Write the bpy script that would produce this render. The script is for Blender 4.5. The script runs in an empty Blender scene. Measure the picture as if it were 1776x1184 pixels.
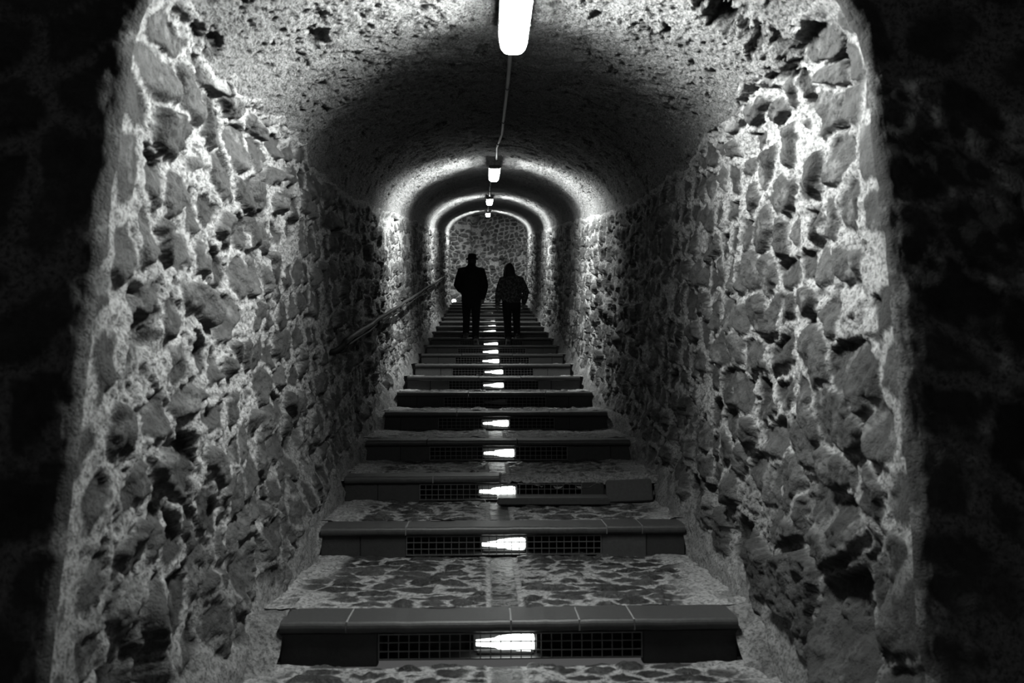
import bpy, bmesh, math, random
import numpy as np
from mathutils import Vector, Matrix

sc = bpy.context.scene
COL = sc.collection
random.seed(7)

# ------------------------------------------------------------------ camera
F = 1400.0                       # focal length in pixels of the 1776 wide frame
H = 1.29                         # eye height above the lowest floor
VX, VY = 841.0, 650.0            # where the level tunnel direction (+Y) vanishes
cd = bpy.data.cameras.new('camera')
cam = bpy.data.objects.new('camera', cd)
COL.objects.link(cam)
cd.sensor_width = 36.0
cd.lens = 36.0 * F / 1776.0
cd.clip_start = 0.05
cam.location = (0, 0, H)
cam.rotation_euler = (math.pi / 2 + math.atan((VY - 592) / F), 0, -math.atan((888 - VX) / F))
cd.dof.use_dof = True
cd.dof.focus_distance = 9.0
cd.dof.aperture_fstop = 3.2
sc.camera = cam

# ------------------------------------------------------------------ world, exposure
w = bpy.data.worlds.new('world')
sc.world = w
w.use_nodes = True
w.node_tree.nodes['Background'].inputs[0].default_value = (1, 1, 1, 1)
w.node_tree.nodes['Background'].inputs[1].default_value = 0.075
sc.view_settings.view_transform = 'Standard'
sc.view_settings.look = 'None'
sc.view_settings.exposure = 0.0
sc.view_settings.gamma = 1.0
sc.view_settings.use_curve_mapping = False
sc.cycles.use_denoising = True
sc.cycles.max_bounces = 6
sc.cycles.diffuse_bounces = 2
LAMP = 27.0                      # radiance of the batten covers themselves
SPREAD = 112
P_SIDE, P_DOWN = 66.0, 44.0      # the tubes inside them, watts

# ------------------------------------------------------------------ numpy noise
def _h(ix, iy, iz, seed):
    n = (ix.astype(np.int64) * 374761393 + iy.astype(np.int64) * 668265263 + iz.astype(np.int64) * 1274126177 + seed * 974634777) & 0xFFFFFFFF
    n = ((n ^ (n >> 13)) * 1274126177) & 0xFFFFFFFF
    n = ((n ^ (n >> 16)) * 2246822519) & 0xFFFFFFFF
    return ((n ^ (n >> 15)) & 0xFFFFFF).astype(np.float32) / float(0xFFFFFF)

def h2(a, b, seed):
    return _h(np.asarray(a), np.asarray(b), np.zeros_like(np.asarray(a)), seed)

def vnoise(x, y, z, seed):
    ix, iy, iz = np.floor(x), np.floor(y), np.floor(z)
    fx, fy, fz = x - ix, y - iy, z - iz
    fx, fy, fz = [t * t * t * (t * (t * 6 - 15) + 10) for t in (fx, fy, fz)]
    r = 0
    for a in (0, 1):
        for b in (0, 1):
            for c in (0, 1):
                r = r + _h(ix + a, iy + b, iz + c, seed) * (fx if a else 1 - fx) * (fy if b else 1 - fy) * (fz if c else 1 - fz)
    return r * 2 - 1

def fbm(P, scale, octv, seed, gain=0.5):
    r, a, s = 0, 1.0, scale
    tot = 0
    for o in range(octv):
        r = r + a * vnoise(P[..., 0] * s + 11.3 * o, P[..., 1] * s + 5.7 * o, P[..., 2] * s - 3.1 * o, seed + o)
        tot += a
        a *= gain
        s *= 2.03
    return r / tot * 1.6

def sst(a, b, x):
    t = np.clip((x - a) / (b - a), 0, 1)
    return t * t * (3 - 2 * t)

def stones(u, v, rowh, colw, seed, jv=0.5, ju=0.6):
    """irregular coursed rubble: edge distance, two random values and local offsets of the nearest stone"""
    row = np.floor(v / rowh)
    F1 = np.full(u.shape, 9.0, np.float32)
    F2 = np.full(u.shape, 9.0, np.float32)
    R1 = np.zeros(u.shape, np.float32); R2 = R1.copy(); DU = R1.copy(); DV = R1.copy()
    for dr in (-1, 0, 1):
        r = row + dr
        wr = colw * (0.7 + 0.65 * h2(r, r * 0 + 3, seed))
        off = h2(r, r * 0 + 9, seed) * 5
        col = np.floor((u + off) / wr)
        for dc in (-1, 0, 1):
            c = col + dc
            su = (c + 0.5 + (h2(r, c, seed + 1) - 0.5) * ju) * wr - off
            sv = (r + 0.5 + (h2(r, c, seed + 2) - 0.5) * jv) * rowh
            ax = 0.75 + 0.5 * h2(r, c, seed + 3)
            du, dv = u - su, v - sv
            dist = np.sqrt((du / ax / np.sqrt(wr / rowh)) ** 2 + (dv * ax) ** 2 * (wr / rowh) ** 0.5 + 1e-9)
            new = dist < F1
            F2 = np.where(new, F1, np.minimum(F2, dist))
            F1 = np.where(new, dist, F1)
            R1 = np.where(new, h2(r, c, seed + 4), R1)
            R2 = np.where(new, h2(r, c, seed + 5), R2)
            DU = np.where(new, du, DU)
            DV = np.where(new, dv, DV)
    return (F2 - F1) * 0.5, F1, R1, R2, DU, DV

# ------------------------------------------------------------------ materials
def new_mat(name):
    m = bpy.data.materials.new(name)
    m.use_nodes = True
    nt = m.node_tree
    b = nt.nodes['Principled BSDF']
    return m, nt, b

def N(nt, typ, **kw):
    n = nt.nodes.new(typ)
    for k, v in kw.items():
        setattr(n, k, v)
    return n

def math_node(nt, op, a, b=None, c=None):
    n = nt.nodes.new('ShaderNodeMath')
    n.operation = op
    for i, x in enumerate((a, b, c)):
        if x is None:
            continue
        if isinstance(x, (int, float)):
            n.inputs[i].default_value = x
        else:
            nt.links.new(x, n.inputs[i])
    return n.outputs[0]

def noise_tex(nt, scale, detail=6, rough=0.6, co=None):
    n = nt.nodes.new('ShaderNodeTexNoise')
    n.inputs['Scale'].default_value = scale
    n.inputs['Detail'].default_value = detail
    n.inputs['Roughness'].default_value = rough
    if co is None:
        t = nt.nodes.new('ShaderNodeTexCoord')
        co = t.outputs['Object']
    nt.links.new(co, n.inputs['Vector'])
    return n.outputs[0]

def grey(nt, val, sock):
    """value socket -> neutral grey colour socket"""
    c = nt.nodes.new('ShaderNodeCombineColor')
    for i in range(3):
        nt.links.new(val, c.inputs[i])
    nt.links.new(c.outputs[0], sock)

def bump(nt, b, h, strength, dist):
    n = nt.nodes.new('ShaderNodeBump')
    n.inputs['Strength'].default_value = strength
    n.inputs['Distance'].default_value = dist
    nt.links.new(h, n.inputs['Height'])
    nt.links.new(n.outputs[0], b.inputs['Normal'])

def attr(nt, name):
    a = nt.nodes.new('ShaderNodeAttribute')
    a.attribute_name = name
    return a.outputs['Fac']

def masonry_mat(name, stone_lo, stone_hi, mortar, rough_s=0.75, rough_m=0.9, grain=70, bstr=0.7, bdist=0.012):
    m, nt, b = new_mat(name)
    mo, tone = attr(nt, 'mortar'), attr(nt, 'tone')
    n1 = noise_tex(nt, grain * 0.35, 8, 0.65)
    n2 = noise_tex(nt, grain * 1.6, 5, 0.7)
    st = math_node(nt, 'MULTIPLY_ADD', tone, stone_hi - stone_lo, stone_lo)
    k = math_node(nt, 'MULTIPLY_ADD', n1, 1.6, 0.2)
    st = math_node(nt, 'MULTIPLY', st, k)
    spk = nt.nodes.new('ShaderNodeMapRange')
    spk.inputs[1].default_value = 0.36; spk.inputs[2].default_value = 0.52; spk.inputs[3].default_value = 0.35; spk.inputs[4].default_value = 1.0
    nt.links.new(noise_tex(nt, grain * 0.9, 4, 0.65), spk.inputs[0])
    k2 = math_node(nt, 'MULTIPLY', math_node(nt, 'MULTIPLY_ADD', n2, 2.0, 0.15), spk.outputs[0])
    k3 = math_node(nt, 'MULTIPLY_ADD', n1, 0.7, 0.65)
    mt = math_node(nt, 'MULTIPLY', math_node(nt, 'MULTIPLY', k2, k3), mortar)
    mt = math_node(nt, 'MINIMUM', mt, 0.8)
    mix = nt.nodes.new('ShaderNodeMix')
    nt.links.new(mo, mix.inputs[0]); nt.links.new(st, mix.inputs[2]); nt.links.new(mt, mix.inputs[3])
    grey(nt, mix.outputs[0], b.inputs['Base Color'])
    r = math_node(nt, 'MULTIPLY_ADD', mo, rough_m - rough_s, rough_s)
    nt.links.new(r, b.inputs['Roughness'])
    hh = math_node(nt, 'MULTIPLY_ADD', n2, 0.6, n1)
    bump(nt, b, math_node(nt, 'MULTIPLY_ADD', spk.outputs[0], 0.7, hh), bstr, bdist)
    b.inputs['Specular IOR Level'].default_value = 0.25
    return m

def plain_mat(name, val, rough=0.7, var=0.4, scale=40, bstr=0.3, bdist=0.004, spec=0.3, metal=0.0):
    m, nt, b = new_mat(name)
    n1 = noise_tex(nt, scale, 6, 0.6)
    v = math_node(nt, 'MULTIPLY', math_node(nt, 'MULTIPLY_ADD', n1, 2 * var, 1 - var), val)
    grey(nt, v, b.inputs['Base Color'])
    b.inputs['Roughness'].default_value = rough
    b.inputs['Metallic'].default_value = metal
    b.inputs['Specular IOR Level'].default_value = spec
    if bstr:
        bump(nt, b, noise_tex(nt, scale * 2.5, 5, 0.6), bstr, bdist)
    return m

def emit_mat(name, strength, base=0.8):
    m, nt, b = new_mat(name)
    b.inputs['Base Color'].default_value = (base, base, base, 1)
    b.inputs['Emission Color'].default_value = (0.96, 1.0, 0.97, 1)
    # a translucent cover: slightly uneven over its surface
    n1 = noise_tex(nt, 6, 2, 0.5)
    s = math_node(nt, 'MULTIPLY', math_node(nt, 'MULTIPLY_ADD', n1, 0.1, 0.95), strength)
    nt.links.new(s, b.inputs['Emission Strength'])
    return m

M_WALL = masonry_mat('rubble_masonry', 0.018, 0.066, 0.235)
M_FRONT = masonry_mat('rubble_masonry_shaded', 0.010, 0.034, 0.085)  # darker copy of the rubble, shade at the mouth put into its colour
M_END = masonry_mat('end_masonry', 0.035, 0.09, 0.27)
M_VAULT = masonry_mat('vault_plaster', 0.025, 0.05, 0.165, grain=95, bstr=1.0, bdist=0.02)
M_TREAD = masonry_mat('cobbled_tread', 0.012, 0.042, 0.20, rough_s=0.30, rough_m=0.8, grain=55, bstr=0.8, bdist=0.010)
M_SLAB = plain_mat('nosing_stone', 0.036, 0.42, 0.6, 60, 0.35, 0.003)
M_RISER = plain_mat('riser_stone', 0.022, 0.6, 0.45, 50, 0.4, 0.004)
M_RISER2 = plain_mat('riser_stone_pale', 0.04, 0.6, 0.45, 50, 0.4, 0.004)
M_JOINT = plain_mat('joint_mortar', 0.16, 0.9, 0.3, 60)
M_GRATE = plain_mat('grate_steel', 0.10, 0.5, 0.3, 80, 0.15, 0.001, 0.5, 0.6)
M_NICHE = plain_mat('niche_metal', 0.012, 0.8, 0.3, 30, 0)
M_RAIL = plain_mat('rail_iron', 0.014, 0.6, 0.4, 60, 0.3, 0.002, 0.15)
M_TRAY = plain_mat('lamp_tray', 0.05, 0.5, 0.1, 20, 0)
M_PIPE = plain_mat('conduit_plastic', 0.22, 0.5, 0.15, 30, 0)
M_DIFF = bpy.data.materials.new('lamp_diffuser')
M_DIFF.use_nodes = True
_nt = M_DIFF.node_tree
_nt.nodes.remove(_nt.nodes['Principled BSDF'])
_e = _nt.nodes.new('ShaderNodeEmission'); _e.inputs[0].default_value = (0.97, 1.0, 0.975, 1); _e.inputs[1].default_value = LAMP
_t = _nt.nodes.new('ShaderNodeBsdfTransparent')
_a = _nt.nodes.new('ShaderNodeAddShader')
_nt.links.new(_e.outputs[0], _a.inputs[0]); _nt.links.new(_t.outputs[0], _a.inputs[1])
_nt.links.new(_a.outputs[0], _nt.nodes['Material Output'].inputs['Surface'])
M_GLOW = emit_mat('step_lamp_glow', 6.0)
M_OFF = plain_mat('step_lamp_unlit', 0.10, 0.4, 0.1, 30, 0)

# ------------------------------------------------------------------ object helpers
def link(name, me, mat=None, parent=None):
    o = bpy.data.objects.new(name, me)
    COL.objects.link(o)
    if mat is not None and me is not None and not me.materials:
        me.materials.append(mat)
    if parent is not None:
        o.parent = parent
    return o

def tag(o, label=None, cat=None, group=None, kind=None):
    for k, v in (('label', label), ('category', cat), ('group', group), ('kind', kind)):
        if v:
            o[k] = v
    return o

def empty(name, loc, label, cat, group=None, rot=(0, 0, 0)):
    o = bpy.data.objects.new(name, None)
    COL.objects.link(o)
    o.location = loc
    o.rotation_euler = rot
    o.empty_display_size = 0.1
    return tag(o, label, cat, group)

def bm_mesh(name, bm, smooth=False):
    me = bpy.data.meshes.new(name)
    bmesh.ops.recalc_face_normals(bm, faces=bm.faces)
    bm.to_mesh(me)
    bm.free()
    if smooth:
        me.polygons.foreach_set('use_smooth', [True] * len(me.polygons))
    return me

def add_box(bm, c, s, rot=None, bev=0.0):
    r = bmesh.ops.create_cube(bm, size=1.0)
    vs = r['verts']
    mt = Matrix.Translation(Vector(c))
    if rot is not None:
        mt = mt @ rot.to_4x4()
    mt = mt @ Matrix.Diagonal((s[0], s[1], s[2], 1))
    bmesh.ops.transform(bm, matrix=mt, verts=vs)
    if bev > 0:
        es = list({e for v in vs for e in v.link_edges})
        bmesh.ops.bevel(bm, geom=es, offset=bev, segments=2, affect='EDGES')

def add_tube(bm, pts, rad, n=10, sq=1.0, cap=True, ref=None):
    """swept tube with a radius (or an rx, ry pair) at each point"""
    P = [Vector(p) for p in pts]
    if not isinstance(rad, (list, tuple)):
        rad = [rad] * len(P)
    rings = []
    up = Vector(ref) if ref is not None else Vector((0, 0, 1))
    for i, p in enumerate(P):
        t = (P[min(i + 1, len(P) - 1)] - P[max(i - 1, 0)]).normalized()
        a = up.cross(t)
        if a.length < 1e-3:
            a = Vector((1, 0, 0)).cross(t)
            if a.length < 1e-3:
                a = Vector((0, 1, 0)).cross(t)
        a.normalize()
        b = t.cross(a)
        r = rad[i]
        rx, ry = r if isinstance(r, (list, tuple)) else (r, r)
        rings.append([bm.verts.new(p + a * (rx * math.cos(2 * math.pi * k / n)) + b * (ry * math.sin(2 * math.pi * k / n))) for k in range(n)])
    for A, B in zip(rings[:-1], rings[1:]):
        for k in range(n):
            bm.faces.new((A[k], A[(k + 1) % n], B[(k + 1) % n], B[k]))
    if cap:
        bm.faces.new(rings[0][::-1])
        bm.faces.new(rings[-1])

def grid_mesh(name, X, attrs, mat):
    nu, nv = X.shape[:2]
    me = bpy.data.meshes.new(name)
    me.vertices.add(nu * nv)
    me.vertices.foreach_set('co', X.reshape(-1).astype(np.float32))
    idx = np.arange(nu * nv).reshape(nu, nv)
    q = np.stack([idx[:-1, :-1], idx[1:, :-1], idx[1:, 1:], idx[:-1, 1:]], -1).reshape(-1)
    nf = (nu - 1) * (nv - 1)
    me.loops.add(nf * 4)
    me.polygons.add(nf)
    me.loops.foreach_set('vertex_index', q.astype(np.int32))
    me.polygons.foreach_set('loop_start', np.arange(0, nf * 4, 4, dtype=np.int32))
    me.polygons.foreach_set('use_smooth', np.ones(nf, bool))
    for k, v in attrs.items():
        a = me.attributes.new(k, 'FLOAT', 'POINT')
        a.data.foreach_set('value', np.asarray(v, np.float32).reshape(-1))
    me.update()
    me.validate()
    me.materials.append(mat)
    return me

# ------------------------------------------------------------------ tunnel profile
CX = 0.12
SL = 0.1556                      # rise of the stair line
D1 = 3.64                        # first riser
RISE = 0.182
DEND = 27.4

def nosing_line(d):
    return RISE + SL * (d - D1)

def apex(d):                     # ceiling height: level near the mouth, then climbing with the stairs
    t = d - 3.85
    return 3.05 + 0.160 * (t + np.sqrt(t * t + 0.15)) * 0.5

def spring(d):
    return apex(d) - 0.72

def half(d):
    return 1.26 + 0.07 * sst(4.5, 9.0, d)

Q0, QS, LA = -0.45, 2.06, 1.62

def profile(side, q, d):
    """side -1 left, +1 right; q runs up the wall and over the vault. returns point and inward normal"""
    zl = nosing_line(d)
    zs = spring(d)
    a = half(d)
    b = apex(d) - zs
    zst = zl + q * (zs - zl) / QS
    kick = 0.10 * (1 - sst(-0.25, 0.32, q)) + 0.02 * (1 - sst(0.2, 1.2, q))
    th = np.clip((q - QS) / LA, 0, 1) * (math.pi / 2)
    onarc = q > QS
    x = np.where(onarc, a * np.cos(th), a - kick)
    z = np.where(onarc, zs + b * np.sin(th), zst)
    nx = np.where(onarc, -np.cos(th) / a, -1.0)
    nz = np.where(onarc, -np.sin(th) / b, 0.0)
    L = np.sqrt(nx * nx + nz * nz)
    P = np.stack([CX + side * x, d, z], -1)
    Nn = np.stack([side * nx / L, 0 * d, nz / L], -1)
    return P, Nn

def mouth(side, q):
    """how far from the camera the wall ends at the tunnel mouth"""
    k = np.clip((q - 0.45) / 1.65, -0.3, 1)
    l = 2.16 + 0.47 * k
    r = 2.53 + 0.32 * k
    t = np.clip((q - QS) / LA, 0, 1) * 0.5
    return np.where(side < 0, l * (1 - t) + 2.85 * t, r * (1 - t) + 2.63 * t)

def boundary(side, d):
    """where the bare rubble stops and the plaster of the vault begins"""
    n = vnoise(d * 1.7, d * 0 + side * 5.0, d * 0, 91) * 0.10 + vnoise(d * 6.0, d * 0 + side * 5.0, d * 0, 92) * 0.05
    near = 1 - sst(3.4, 7.5, d)
    return QS + (0.34 if side < 0 else 0.42) * near + n * (0.35 + near) * 0.8 + 0.0

# columns along the tunnel, finer near the camera
cols = [2.2]
while cols[-1] < DEND + 0.1:
    d = cols[-1]
    cols.append(d + min(max(0.0085, 0.0026 * d), 0.045))
COLS = np.array(cols)

def depth(side, q, D):
    return D + (mouth(side, q) - 2.2) * (1 - sst(2.2, 4.2, D))

CREVICE = []   # filled below: (side, q, d, radius, depth)

def plaster_disp(side, q, d, P):
    lo = fbm(P, 1.3, 3, 40) * 0.028
    mid = fbm(P, 9, 4, 44) * 0.010
    hi = fbm(P, 52, 3, 50, 0.7) * 0.0062
    pp = fbm(P, 26, 3, 55)
    pit = sst(0.40, 0.70, pp) * -0.012
    bb = fbm(P, 5.2, 4, 61, 0.6)
    big = sst(0.55, 0.8, bb) * -0.030
    h = 0.022 + lo + mid + hi + pit + big
    m = 1 - 0.30 * sst(0.1, 0.8, fbm(P, 46, 3, 50, 0.7) * -1) - 0.4 * sst(0.36, 0.7, pp) - 0.35 * sst(0.50, 0.8, bb) - 0.25 * sst(0.1, 0.6, fbm(P, 2.2, 4, 66))
    # crevices where the plaster has fallen
    qn = q + fbm(P, 8, 5, 70, 0.62) * 0.10
    dn = d + fbm(P, 8, 5, 75, 0.62) * 0.10
    for (s, qa, da, qb_, db, r, dep) in CREVICE:
        if s != side:
            continue
        vx, vy = qb_ - qa, db - da
        t = np.clip(((qn - qa) * vx + (dn - da) * vy) / (vx * vx + vy * vy + 1e-9), 0, 1)
        dist = np.hypot(qn - qa - t * vx, dn - da - t * vy)
        k = 1 - sst(r * 0.35, r, dist)
        h = h - dep * k * (0.75 + 0.6 * fbm(P, 12, 4, 79, 0.6))
        m = m * (1 - 0.8 * k)
    return h, np.clip(m, 0, 1)

def rubble(u, v, P, seed, rowh, colw, mj=0.020, wp=1.0):
    wu = fbm(P, 2.2, 2, seed + 20) * 0.07 + fbm(P, 7, 2, seed + 26) * 0.02 * wp
    wv = fbm(P, 2.0, 2, seed + 30) * 0.05 + fbm(P, 7, 2, seed + 36) * 0.02 * wp
    e, f1, r1, r2, du, dv = stones(u + wu, v + wv, rowh, colw, seed, 0.38)
    nz = fbm(P, 24, 4, seed + 40, 0.62)
    jw = mj * (1.0 + 0.9 * fbm(P, 1.6, 2, seed + 50)) + 0.003
    # small stones and stones wiped over with mortar
    jw = jw + sst(0.86, 0.99, r2) * 0.07
    ee = e + nz * 0.014 * wp
    stone = sst(jw - 0.005, jw + 0.008, ee)
    dome = sst(-0.004, 0.024, ee - jw)
    relief = -0.012 + 0.062 * r1
    tilt = du * (r2 - 0.5) * 0.8 + dv * (r1 - 0.75) * 0.8
    rough = fbm(P, 7, 5, seed + 60, 0.58)
    hs = dome * (relief + np.clip(tilt, -0.04, 0.04)) + (rough * 0.024 - np.abs(nz) * 0.012) * dome
    hm = fbm(P, 11, 5, seed + 70, 0.62) * 0.026 + 0.006
    mp = sst(0.30, 0.62, fbm(P, 30, 3, seed + 95, 0.6)) * (1 - stone)
    hm = hm - 0.016 * mp
    gap = sst(0.40, 0.8, fbm(P, 3.3, 3, seed + 80)) * sst(0, 1, 1 - stone)
    h = hs + hm * (1 - 0.8 * stone) - 0.07 * gap
    wipe = sst(0.25, 0.75, fbm(P, 10, 4, seed + 90, 0.6)) * 0.28 * stone      # mortar smeared over the faces
    mortar = ((1 - stone) * (1 - 0.5 * mp) + wipe) * (1 - 0.8 * gap)  # pits and open joints also darkened in colour, adding to their shade
    tone = np.clip(r2 * 0.7 + 0.15 * r1 + rough * 0.35, 0, 1)
    return h, mortar, tone

# crevices: right-hand haunch near the mouth and a few holes (q, d coordinates on the vault)
CREVICE += [
    (1, 2.50, 3.25, 2.86, 3.42, 0.11, 0.11), (1, 2.86, 3.42, 3.04, 3.30, 0.07, 0.08),
    (1, 2.46, 3.2, 2.36, 3.9, 0.07, 0.07), (1, 3.04, 3.72, 3.10, 3.9, 0.03, 0.05),
    (-1, 2.92, 3.95, 2.95, 4.05, 0.035, 0.06), (-1, 2.42, 2.95, 2.40, 3.2, 0.05, 0.04),
    (-1, 2.62, 4.5, 2.66, 4.7, 0.03, 0.03), (1, 3.3, 4.3, 3.15, 4.6, 0.02, 0.03),
]

edge = {}
def build_side(side, name):
    nrow = 330
    k = np.linspace(0, 1, nrow)[None, :]
    D = COLS[:, None]
    qb = boundary(side, D)
    q = Q0 + (qb - Q0) * k
    d = depth(side, q, D)
    q, d = np.broadcast_arrays(q, d)
    P, Nn = profile(side, q, d)
    seed = 100 if side < 0 else 300
    h, mo, tone = rubble(d, q + 0.02 * d, P, seed, 0.185, 0.25, 0.017)
    # big boulders low down near the mouth
    bh, bmo, bt = rubble(d * 1.0, q, P, seed + 7, 0.34, 0.42, 0.012)
    kb = (1 - sst(0.25, 0.75, q + fbm(P, 2, 2, seed + 3) * 0.25)) * (1 - sst(4.5, 7.5, d)) * (0.9 if side > 0 else 0.6)
    h = h * (1 - kb) + (bh * 1.7) * kb
    mo = mo * (1 - kb) + bmo * kb * 0.55
    tone = tone * (1 - kb) + bt * 0.4 * kb
    # long waves of the wall face
    h = h + fbm(P, 0.9, 2, seed + 11) * 0.035
    # mortar fillet beside the steps
    fil = (1 - sst(-0.02, 0.10, q + fbm(P, 5, 3, seed + 13) * 0.10))
    fh = 0.02 + fbm(P, 10, 4, seed + 14) * 0.015
    h = h * (1 - fil) + fh * fil
    mo = mo * (1 - fil) + 0.55 * fil
    ph, pm = plaster_disp(side, q, d, P)
    kp = sst(-0.10, 0.0, q - qb)
    h = h * (1 - kp) + ph * kp
    mo = mo * (1 - kp) + pm * kp
    X = P + Nn * h[..., None]
    calm = 0.12 + 0.88 * sst(0.0, 0.30, D - 2.2)
    X = P + Nn * (h * calm)[..., None]
    edge[side] = X[0].copy(), Nn[0].copy()
    o = link(name, grid_mesh(name, X, {'mortar': mo, 'tone': tone}, M_WALL))
    tag(o, kind='structure')
    return o

build_side(-1, 'wall_left')
build_side(1, 'wall_right')
tag(bpy.data.objects['wall_left'], 'rough rubble stone wall on the handrail side of the tunnel', 'wall')
tag(bpy.data.objects['wall_right'], 'rough rubble stone wall opposite the handrail', 'wall')

def build_vault():
    ncross = 340
    D = COLS[:, None]
    s = np.linspace(-1, 1, ncross)[None, :]
    ql = boundary(-1, D); qr = boundary(1, D); QT = QS + LA
    left = s <= 0
    q = np.where(left, QT + (QT - ql) * s, QT - (QT - qr) * s)
    side = np.where(left, -1.0, 1.0) + 0 * D
    d = depth(side, q, D)
    Pl, Nl = profile(-1, q, d)
    Pr, Nr = profile(1, q, d)
    lm = (left & (D > 0))[..., None]
    P = np.where(lm, Pl, Pr); Nn = np.where(lm, Nl, Nr)
    hl, ml = plaster_disp(-1, q, d, P)
    hr, mr = plaster_disp(1, q, d, P)
    h = np.where(lm[..., 0], hl, hr); m = np.where(lm[..., 0], ml, mr)
    X = P + Nn * h[..., None]
    calm = 0.12 + 0.88 * sst(0.0, 0.30, D - 2.2)
    X = P + Nn * (h * calm)[..., None]
    edge[0] = X[0].copy(), Nn[0].copy()
    t = np.clip(0.5 + fbm(P, 3, 3, 33) * 0.5, 0, 1)
    o = link('ceiling', grid_mesh('ceiling', X, {'mortar': m, 'tone': t}, M_VAULT))
    tag(o, 'barrel vault of rough plaster over the stairs', 'ceiling', kind='structure')
build_vault()

def build_front():
    """the dark wall round the tunnel mouth, facing the camera"""
    Xl, Nl = edge[-1]; Xc, Nc = edge[0]; Xr, Nr = edge[1]
    B = np.concatenate([Xl, Xc[1:-1], Xr[::-1]], 0)
    Nn = np.concatenate([Nl, Nc[1:-1], Nr[::-1]], 0)
    B, Nn = B[::2], Nn[::2]
    out = -Nn
    R = 0.045
    ss = list(np.linspace(0, R * math.pi / 2, 16)) + list(R * math.pi / 2 + np.cumsum(np.linspace(0.012, 0.06, 100)))
    rings = []
    for s in ss:
        if s <= R * math.pi / 2:
            ph = s / R
            p = B + out * (R * (1 - math.cos(ph))) + np.array([0, -1, 0]) * (R * math.sin(ph))
            nn = -out * math.cos(ph) + np.array([0, -1, 0]) * math.sin(ph)
        else:
            p = B + out * (R + s - R * math.pi / 2) + np.array([0, -R, 0])
            nn = np.tile(np.array([0, -1.0, 0]), (len(B), 1))
        rings.append((p, nn))
    P = np.stack([r[0] for r in rings], 0); NN = np.stack([r[1] for r in rings], 0)
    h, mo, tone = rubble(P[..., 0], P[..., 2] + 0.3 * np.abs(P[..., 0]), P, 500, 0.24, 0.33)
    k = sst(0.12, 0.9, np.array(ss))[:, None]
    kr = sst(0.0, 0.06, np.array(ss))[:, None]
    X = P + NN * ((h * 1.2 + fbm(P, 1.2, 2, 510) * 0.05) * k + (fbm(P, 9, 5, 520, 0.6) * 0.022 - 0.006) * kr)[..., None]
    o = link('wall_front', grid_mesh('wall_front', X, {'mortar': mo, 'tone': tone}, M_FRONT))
    tag(o, 'shade-darkened stone wall round the mouth of the tunnel', 'wall', kind='structure')
build_front()

def build_back():
    xs = np.linspace(-1.6, 1.8, 230); zs = np.linspace(3.2, 7.0, 250)
    Xg, Zg = np.meshgrid(xs, zs, indexing='ij')
    joint = sst(-0.45, -0.36, Xg + fbm(np.stack([Xg, Xg * 0, Zg], -1), 2, 2, 3) * 0.08)
    Yg = DEND - 0.28 * (1 - joint) + 0 * Xg
    P = np.stack([Xg, Yg, Zg], -1)
    h, mo, tone = rubble(Xg * (1 - 0.25 * (1 - joint)), Zg - 0.16 * Xg * joint, P, 700, 0.135, 0.17, 0.009, 0.5)
    X = P + np.stack([0 * h, -h, 0 * h], -1)
    o = link('wall_back', grid_mesh('wall_back', X, {'mortar': mo, 'tone': tone}, M_END))
    tag(o, 'rubble masonry wall closing the far end of the tunnel', 'wall', kind='structure')
build_back()

# ------------------------------------------------------------------ cobbled surfaces
def cobbles(x, y, seed, far=False):
    P = np.stack([x, y, 0 * x], -1)
    wu = fbm(P, 4, 2, seed + 1) * 0.03
    wv = fbm(P, 4, 2, seed + 5) * 0.022
    e, f1, r1, r2, du, dv = stones(x + wu, y + wv, 0.086, 0.21, seed, 0.45, 0.7)
    nz = fbm(P, 30, 3, seed + 9)
    jw = 0.0105 + 0.005 * fbm(P, 2, 2, seed + 12) + sst(0.88, 1, r2) * 0.03
    ee = e + nz * 0.006
    st = sst(jw - 0.003, jw + 0.005, ee)
    dome = sst(0, 0.03, ee - jw)
    h = dome * (0.002 + 0.016 * r1) + nz * 0.004 + fbm(P, 9, 4, seed + 15) * 0.007 + dome * (du * (r2 - .5) * 0.05)
    # drain run down the middle: one dressed strip between two joints
    c = np.abs(x - (CX - 0.02))
    strip = 1 - sst(0.062, 0.070, c)
    jn = sst(0.062, 0.070, c) * (1 - sst(0.088, 0.098, c))
    yy = y / 0.23 + 0.3 * seed
    cross = 1 - sst(0.02, 0.06, np.abs(yy - np.round(yy)))
    h = h * (1 - np.maximum(strip, jn)) + strip * (fbm(P, 18, 3, seed + 20) * 0.004 - 0.002) - jn * 0.003
    st = np.maximum(st * (1 - jn) * (1 - strip), strip * (1 - 0.7 * cross))
    # mortar only near the walls
    side = sst(0.90, 1.06, np.abs(x - CX) + fbm(P, 3, 3, seed + 30) * 0.12)
    h = h * (1 - side) + side * (0.012 + fbm(P, 12, 4, seed + 33) * 0.010)
    st = st * (1 - side)
    return h, 1 - st, np.clip(r2 * 0.8 + nz * 0.2 + 0.1, 0, 1)

def floor_mesh(name, xs, ys, seed, z=0.0):
    Xg, Yg = np.meshgrid(xs, ys, indexing='ij')
    h, mo, tone = cobbles(Xg, Yg, seed)
    return grid_mesh(name, np.stack([Xg, Yg, z + h - 0.008], -1), {'mortar': mo, 'tone': tone}, M_TREAD)

xs = np.concatenate([np.linspace(-4, -1.3, 28)[:-1], np.linspace(-1.3, 1.55, 300), np.linspace(1.55, 4.2, 28)[1:]])
ys = np.concatenate([np.linspace(-2.5, 2.6, 40)[:-1], np.linspace(2.6, D1 + 0.02, 180)])
tag(link('floor', floor_mesh('floor', xs, ys, 21)), 'cobbled floor in front of the lowest step', 'floor', kind='structure')

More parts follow.
